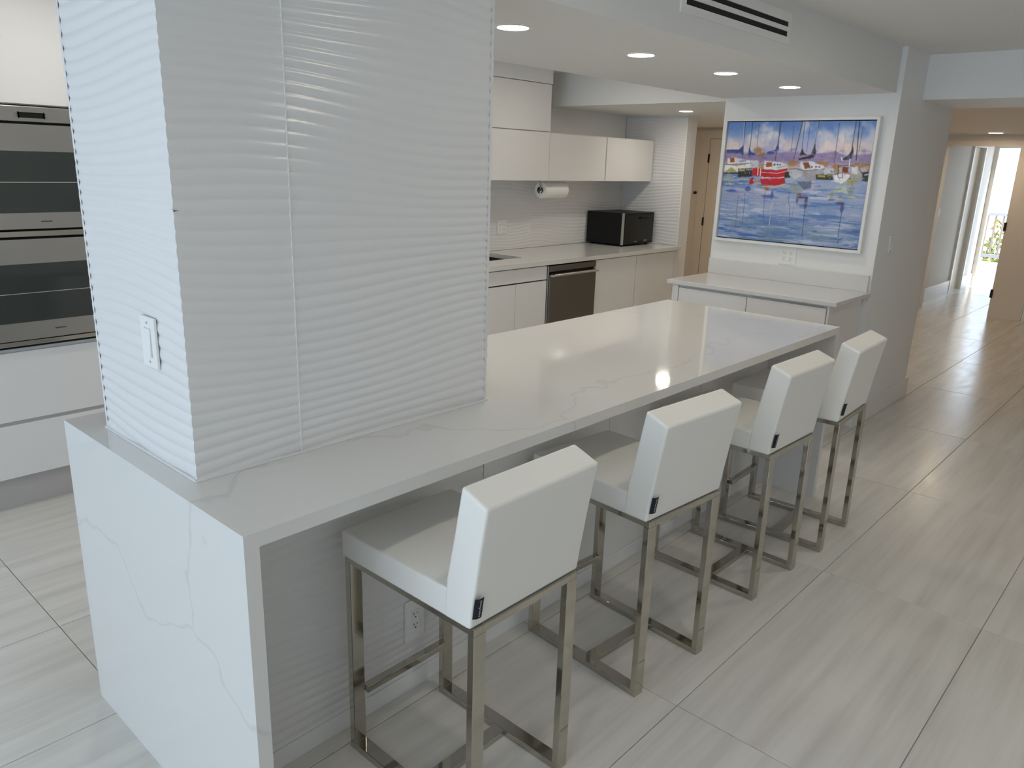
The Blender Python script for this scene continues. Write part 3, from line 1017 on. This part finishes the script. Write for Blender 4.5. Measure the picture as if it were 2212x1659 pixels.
poly([(770, 690), (820, 680), (830, 750), (770, 750)], C3(40, 46, 44))
poly([(818, 655), (900, 650), (982, 672), (962, 735), (872, 772), (824, 722)], C3(196, 196, 206))
poly([(982, 672), (1110, 665), (1205, 648), (1160, 720), (1100, 772), (1002, 776), (950, 742)], C3(168, 166, 176))
stroke([(818, 655), (900, 650), (985, 674), (1205, 648)], 2, C3(110, 96, 80))
poly([(945, 565), (1060, 570), (1120, 600), (1192, 620), (1190, 652), (985, 672), (940, 640)], C3(226, 224, 232))
poly([(970, 578), (1035, 575), (1040, 645), (985, 655)], C3(124, 76, 34))
for x in (1065, 1112, 1142):
    rect(x - 11, 622, x + 11, 642, C3(90, 104, 160))
rect(1200, 645, 1300, 720, C3(200, 204, 220), .85)
rect(1112, 715, 1290, 770, C3(48, 56, 54))
rect(1125, 720, 1210, 748, YEL, .9)
rect(1230, 715, 1290, 738, C3(160, 160, 84), .8)
poly([(1295, 722), (1400, 700), (1482, 716), (1470, 765), (1382, 816), (1308, 782)], WH)
poly([(1482, 714), (1605, 700), (1575, 800), (1470, 824), (1388, 820), (1470, 765)], C3(170, 172, 160))
poly([(1480, 765), (1530, 770), (1510, 818), (1440, 822)], OLV)
stroke([(1345, 620), (1480, 615), (1570, 640), (1605, 700)], 2, C3(120, 100, 80))
stroke([(1350, 620), (1352, 700)], 1.4, DK)
rect(1500, 625, 1565, 712, C3(228, 228, 234), .9)
rect(1396, 632, 1462, 690, C3(120, 62, 40))
stroke([(1345, 700), (1350, 750), (1400, 750), (1398, 700)], 1.4, NAVY)
poly([(1610, 690), (1682, 680), (1672, 790), (1612, 780)], C3(52, 60, 64))
stroke([(1640, 720), (1680, 712)], 3, C3(200, 200, 206))
# furled sails
for P_, c in [([(140, 440), (280, 442), (318, 388), (326, 492), (150, 482)], NAVY), ([(374, 498), (393, 394), (406, 468), (484, 505)], NAVY), ([(578, 470), (668, 442), (700, 378), (706, 450), (650, 490), (588, 492)], NAVY),
              ([(938, 505), (960, 418), (980, 478), (1014, 500)], C3(56, 44, 62)), ([(916, 545), (1058, 502), (1102, 380), (1112, 468), (1086, 532), (930, 558)], C3(48, 48, 58)),
              ([(1384, 545), (1470, 502), (1510, 396), (1516, 488), (1488, 542), (1398, 556)], C3(44, 54, 70))]:
    poly(P_, c)
stroke([(1385, 530), (1395, 560)], 3, WH)
stroke([(1478, 545), (1470, 620)], 2.5, WH)
# reflections
poly([(395, 760), (440, 748), (436, 812), (385, 822)], RED)
poly([(505, 760), (770, 752), (776, 812), (700, 836), (520, 828)], RED)
stroke([(470, 760), (462, 830)], 4, C3(220, 170, 80))
stroke([(520, 842), (640, 852), (775, 820)], 3, C3(216, 200, 130), .8)
blob(180, 750, 60, 45, C3(178, 186, 160), .7, 20)
blob(170, 815, 70, 12, C3(206, 196, 150), .8, 21)
blob(330, 765, 70, 10, C3(200, 180, 110), .8, 22)
blob(190, 890, 90, 16, C3(44, 66, 164), .9, 23)
blob(372, 872, 34, 30, C3(50, 70, 164), .85, 24)
blob(575, 872, 30, 22, C3(170, 100, 50), .9, 25)
blob(585, 950, 75, 12, C3(60, 84, 168), .85, 26)
blob(635, 940, 16, 60, C3(56, 80, 164), .85, 27)
poly([(868, 785), (962, 862), (970, 902), (850, 912), (795, 872), (830, 830)], C3(150, 166, 168), .85)
poly([(890, 785), (1075, 790), (1060, 862), (980, 880)], C3(96, 106, 136), .85)
blob(930, 936, 34, 26, C3(150, 88, 58), .9, 28)
blob(960, 965, 60, 12, C3(84, 62, 74), .9, 29)
blob(905, 1005, 13, 38, C3(80, 60, 78), .85, 30)
blob(1000, 1020, 16, 66, C3(78, 58, 76), .85, 31)
blob(1085, 815, 24, 36, C3(206, 206, 214), .7, 32)
poly([(1330, 838), (1440, 848), (1462, 930), (1390, 905), (1278, 905)], C3(190, 202, 180), .9)
poly([(1470, 850), (1540, 850), (1500, 920), (1460, 900)], C3(140, 150, 120), .7)
blob(1278, 950, 22, 36, C3(188, 150, 60), .85, 33)
blob(1368, 955, 26, 20, C3(190, 130, 60), .85, 34)
blob(1490, 965, 40, 14, C3(216, 214, 120), .8, 35)
blob(1365, 1032, 56, 18, C3(86, 66, 96), .85, 36)
blob(1390, 1085, 18, 50, C3(62, 74, 130), .8, 37)
for pts, w, c in [([(270, 950), (255, 1100), (235, 1310)], 1.4, C3(110, 96, 110)), ([(345, 910), (330, 1080), (310, 1270)], 1.4, C3(70, 80, 130)), ([(640, 990), (620, 1120), (605, 1270)], 2, C3(206, 200, 200)), ([(560, 900), (545, 1090), (540, 1220)], 1.2, C3(80, 84, 130)),
                  ([(822, 900), (812, 1020), (828, 1060), (825, 1240)], 1.3, C3(110, 84, 120)), ([(992, 1090), (980, 1180), (960, 1400)], 1.6, C3(54, 66, 120)), ([(1390, 1130), (1370, 1240), (1350, 1400)], 1.6, C3(54, 70, 134)),
                  ([(870, 1050), (850, 1200)], 1.1, C3(120, 110, 150))]:
    stroke(pts, w, c, .85)
# loose brush strokes: ripples, sparkle and dark accents
pal = [C3(78, 110, 184), C3(170, 186, 218), C3(104, 136, 190), C3(206, 206, 222), C3(60, 84, 160), C3(188, 174, 204), C3(112, 140, 168)]
for k in range(150):
    u0, v0 = rng.random(), .50 + .49 * rng.random()
    L_ = .02 + .09 * rng.random()
    p_ = np.array([u0 * NU, v0 * NV])
    X_, Y_ = UU * NU, VV * NV
    dx_ = np.clip(np.abs(X_ - p_[0]) - L_ * NU / 2, 0, None)
    dy_ = Y_ - p_[1] - 1.2 * np.sin((X_ - p_[0]) / 14 + k)
    lay(np.clip(1.6 + rng.random() - np.hypot(dx_, dy_), 0, 1) * (.35 + .4 * rng.random()) * (.5 + .5 * GRAIN), pal[k % len(pal)])
for k in range(110):
    x_, y_ = 120 + 1560 * rng.random(), 590 + 250 * rng.random()
    c_ = [WH, DK, C3(90, 80, 100), WH, C3(150, 120, 90)][k % 5]
    stroke([(x_, y_), (x_ + rng.normal(0, 14), y_ + rng.normal(4, 7))], .9 + .7 * rng.random(), c_, .75)
for k in range(60):
    x_, y_ = 120 + 1600 * rng.random(), 440 + 130 * rng.random()
    blob(x_, y_, 14 + 26 * rng.random(), 8 + 10 * rng.random(), [C3(150, 132, 182), C3(196, 176, 194), C3(118, 104, 158)][k % 3], .45, 100 + k)
# illegible signature squiggle
sq = [(1395 + 160 * i / 24, 1455 + 16 * math.sin(i * 1.9) - .25 * i) for i in range(25)]
stroke(sq, 1.4, C3(190, 206, 220), .9)
stroke([(1345, 1470), (1352, 1432), (1400, 1410)], 1.6, C3(40, 60, 80), .8)

img = np.clip(img + .05 * (vnoise(90, 70, 77, 2) - .5)[..., None], 0, 1)
lin = np.where(img <= .04045, img / 12.92, ((img + .055) / 1.055) ** 2.4)
gap_ = .006
ya, yb, za, zb = PB_ - fw - gap_, PA + fw + gap_, PZ1 - fw - gap_, PZ0 + fw + gap_
XF = 4.500
verts = []
for j in range(NV):
    for i in range(NU):
        verts.append((XF - 4.51, ya + (yb - ya) * i / (NU - 1) - .902, za + (zb - za) * j / (NV - 1) - 1.155))
faces = [(j * NU + i, (j + 1) * NU + i, (j + 1) * NU + i + 1, j * NU + i + 1) for j in range(NV - 1) for i in range(NU - 1)]
me = bpy.data.meshes.new('canvas_print')
me.from_pydata(verts, [], faces)
ca = me.color_attributes.new('pigment', 'FLOAT_COLOR', 'POINT')
ca.data.foreach_set('color', np.concatenate([lin.reshape(-1, 3), np.ones((NU * NV, 1))], 1).astype(np.float32).ravel())
me.materials.append(ART)
me.update()
cb = B('canvas', (XF + .0005, yb, zb), (4.5178, ya, za), TRIM, pt, bev=0)
o = bpy.data.objects.new('canvas_print', me)
COL.objects.link(o)
o.parent = cb

# ------------------------------------------------------------------ bar stools


def make_stool():
    t = thing('bar_stool', 'white leather bar stool', 'stool', (0, 0, 0), 'white leather bar stools along the island')
    hw, yf, yr, w, th = .192, .250, -.245, .040, .021
    for s in (-1, 1):
        x0, x1 = sorted((s * hw, s * (hw - w)))
        B('leg', (x0, yf - th, .021), (x1, yf, .600), CHROME, t, bev=.0015)
        B('leg', (x0, yr, .021), (x1, yr + th, .600), CHROME, t, bev=.0015)
        B('floor_runner', (x0, yr, 0.0), (x1, yf, .0212), CHROME, t, bev=.0015)
    B('stretcher', (-hw + w, -.040, .001), (hw - w, 0.0, .0212), CHROME, t, bev=.0015)
    B('footrest', (-hw + w, yf - .036, .178), (hw - w, yf - .012, .200), CHROME, t, bev=.002)
    BS('seat_frame', [((-hw, yr, .600), (-hw + .03, yf, .618)), ((hw - .03, yr, .600), (hw, yf, .618)), ((-hw + .03, yr, .600), (hw - .03, yr + .03, .618)), ((-hw + .03, yf - .03, .600), (hw - .03, yf, .618))], CHROME, t, bev=.001)
    # seat cushion, slightly crowned
    ws = .1985
    bm = bmesh.new()
    nx, ny = 12, 14
    y0, y1 = -.20, .253
    zt = .694
    box(bm, (-ws, y0, .6185), (ws, y1, zt))
    bmesh.ops.subdivide_edges(bm, edges=bm.edges, cuts=9, use_grid_fill=True)
    for v in bm.verts:
        if v.co.z > .66:
            k = (v.co.z - .66) / (zt - .66)
            v.co.z += k * .012 * max(0, 1 - (v.co.x / ws) ** 2) * (1 - ((v.co.y - .02) / .235) ** 4 if abs(v.co.y - .02) < .235 else 0)
    eds = [e_ for e_ in bm.edges if len(e_.link_faces) == 2 and e_.calc_face_angle() > 1.0]
    bmesh.ops.bevel(bm, geom=eds, offset=.0065, segments=3, profile=.55, affect='EDGES')
    st_ = link('seat', bm, LEATHER, t)
    bm = bmesh.new()
    for s in (-1, 1):
        tube(bm, [(s * (ws - .0018), y, zt - .0018) for y in np.linspace(-.13, y1 - .012, 8)], .0009, 6)
    tube(bm, [(x, y1 - .0018, zt - .0018) for x in np.linspace(-ws + .012, ws - .012, 8)], .0009, 6)
    link('seam', bm, LEATHER, st_)
    # backrest: leaning slab with a slanted top
    wb = .2005
    prof = [(-.150, .6187), (-.238, .6187), (-.2485, .70), (-.266, .82), (-.286, .936), (-.205, .966), (-.182, .84), (-.158, .72)]
    bm = bmesh.new()
    prism(bm, prof, 0, -wb, wb)
    sharp = [e_ for e_ in bm.edges if len(e_.link_faces) == 2 and e_.calc_face_angle() > .5]
    bmesh.ops.bevel(bm, geom=sharp, offset=.009, segments=4, profile=.55, affect='EDGES')
    bk = link('backrest', bm, LEATHER, t)
    bm = bmesh.new()
    for s in (-1, 1):
        tube(bm, [(s * (wb - .0035), y + .0026, z) for y, z in ((-.2365, .628), (-.2475, .70), (-.265, .82), (-.2832, .925))], .0018, 6)
        tube(bm, [(s * (wb - .0035), y, z - .0025) for y, z in ((-.2755, .938), (-.245, .950), (-.2155, .961))], .0018, 6)
    tube(bm, [(x, -.2826, .932) for x in np.linspace(-wb + .008, wb - .008, 6)], .0018, 6)
    link('piping', bm, LEATHER, bk)
    # woven label at the rear left seam
    lb = bmesh.new()
    xs = [-.1995, -.192, -.182, -.1765]
    ys = [-.2465, -.2525, -.2535, -.2520]
    z0, z1 = .652, .706
    lean = -.0075
    A_, B_2 = [], []
    for x, y in zip(xs, ys):
        A_.append([lb.verts.new((x, y, z0)), lb.verts.new((x, y + lean, z1))])
        B_2.append([lb.verts.new((x, y + .0012, z0)), lb.verts.new((x, y + lean + .0012, z1))])
    for i in range(3):
        lb.faces.new((A_[i][0], A_[i + 1][0], A_[i + 1][1], A_[i][1]))
        lb.faces.new((B_2[i][0], B_2[i][1], B_2[i + 1][1], B_2[i + 1][0]))
        lb.faces.new((A_[i][0], B_2[i][0], B_2[i + 1][0], A_[i + 1][0]))
        lb.faces.new((A_[i][1], A_[i + 1][1], B_2[i + 1][1], B_2[i][1]))
    for i in (0, 3):
        lb.faces.new((A_[i][0], A_[i][1], B_2[i][1], B_2[i][0]))
    bmesh.ops.recalc_face_normals(lb, faces=lb.faces)
    tg = link('label_tag', lb, TAGM, t)
    tg['label'] = 'small black label with grey lettering'
    up = Vector((0, lean, z1 - z0)).normalized()
    left = Vector((-1, -.09, 0)).normalized()
    nrm = up.cross(left).normalized()
    left = nrm.cross(up)
    M = Matrix((( up.x, left.x, nrm.x, -.1865), (up.y, left.y, nrm.y, -.2572), (up.z, left.z, nrm.z, .679), (0, 0, 0, 1)))
    text_mesh('lettering', 'modani', .0155, M, LETTER, tg)
    return t


stool = make_stool()
spots = [(.607, .000, 0.0, 'nearest white leather bar stool, at the corner end of the island'),
         (1.390, .006, -4.5, 'second white leather bar stool from the near end of the island'),
         (2.198, .008, -1.6, 'third white leather bar stool from the near end of the island'),
         (2.785, -.012, 2.4, 'farthest white leather bar stool, closest to the grey wall')]
for i, (x, y, a, lab) in enumerate(spots):
    s_ = stool if i == 0 else copy_tree(stool)
    s_['label'] = lab
    s_.location = (x, y, 0.0005)
    s_.rotation_euler = (0, 0, math.radians(a))

# ------------------------------------------------------------------ balcony beyond the far doorway
S('floor_balcony', [((13.2, -3, -.10), (17.6, 6, -.012))], CONC, 'sunlit balcony floor beyond the far doorway', 'floor')
rl = thing('balcony_railing', 'white balcony railing with upright balusters beyond the doorway', 'railing', (17.0, 1.6, 0))
B('top_rail', (16.95, -1.5, .93), (17.05, 5.0, .985), RAILG, rl, bev=.01)
B('bottom_rail', (16.97, -1.5, .13), (17.03, 5.0, .19), RAILG, rl, bev=.005)
bm = bmesh.new()
box(bm, (-.016, -.016, .19), (.016, .016, .93), .003, 1)
k0 = None
for k in range(48):
    if k0 is None:
        bmesh.ops.translate(bm, verts=bm.verts, vec=(17.0, 1.6, 0))
        k0 = o = link('baluster', bm, RAIL_BACKLIT, rl)
    else:
        o = k0.copy()
        COL.objects.link(o)
    o.location = (0, -1.43 + k * .135 - 1.6, 0)
    o.parent = rl


def shrub(label, c, r, h, n, m, seed):
    rr = random.Random(seed)
    t = thing('shrub', label, 'shrub', c)
    bm = bmesh.new()
    for i in range(n):
        a, b_, q = rr.uniform(0, 2 * math.pi), rr.uniform(0, 1), rr.uniform(.55, 1)
        p = Vector((c[0] + r * q * math.cos(a) * math.sqrt(1 - b_ * b_ * .8), c[1] + r * q * math.sin(a) * math.sqrt(1 - b_ * b_ * .8), c[2] + h * (.1 + .9 * b_) * q))
        s = rr.uniform(.05, .11)
        u = Vector((rr.gauss(0, 1), rr.gauss(0, 1), rr.gauss(0, 1))).normalized()
        v = u.orthogonal().normalized()
        vv = [bm.verts.new(p + u * s), bm.verts.new(p + v * s * .45), bm.verts.new(p - u * s), bm.verts.new(p - v * s * .45)]
        bm.faces.new(vv)
    f_ = link('foliage', bm, m, t, smooth=False)
    f_['kind'] = 'stuff'
    bm = bmesh.new()
    cyl(bm, c, (c[0], c[1], c[2] + h * .6), .05, 8, .02)
    link('stem', bm, BRASS, t)


shrub('round green shrub behind the balcony railing', (18.5, 3.45, -.9), .60, 2.0, 1100, LEAF, 1)
shrub('yellow-green shrub lower behind the balcony railing', (18.4, 2.10, -1.1), .52, 1.9, 900, LEAF2, 2)
shrub('dark green shrub at the right behind the balcony railing', (19.7, 1.7, -.9), .60, 2.1, 1100, LEAF, 3)
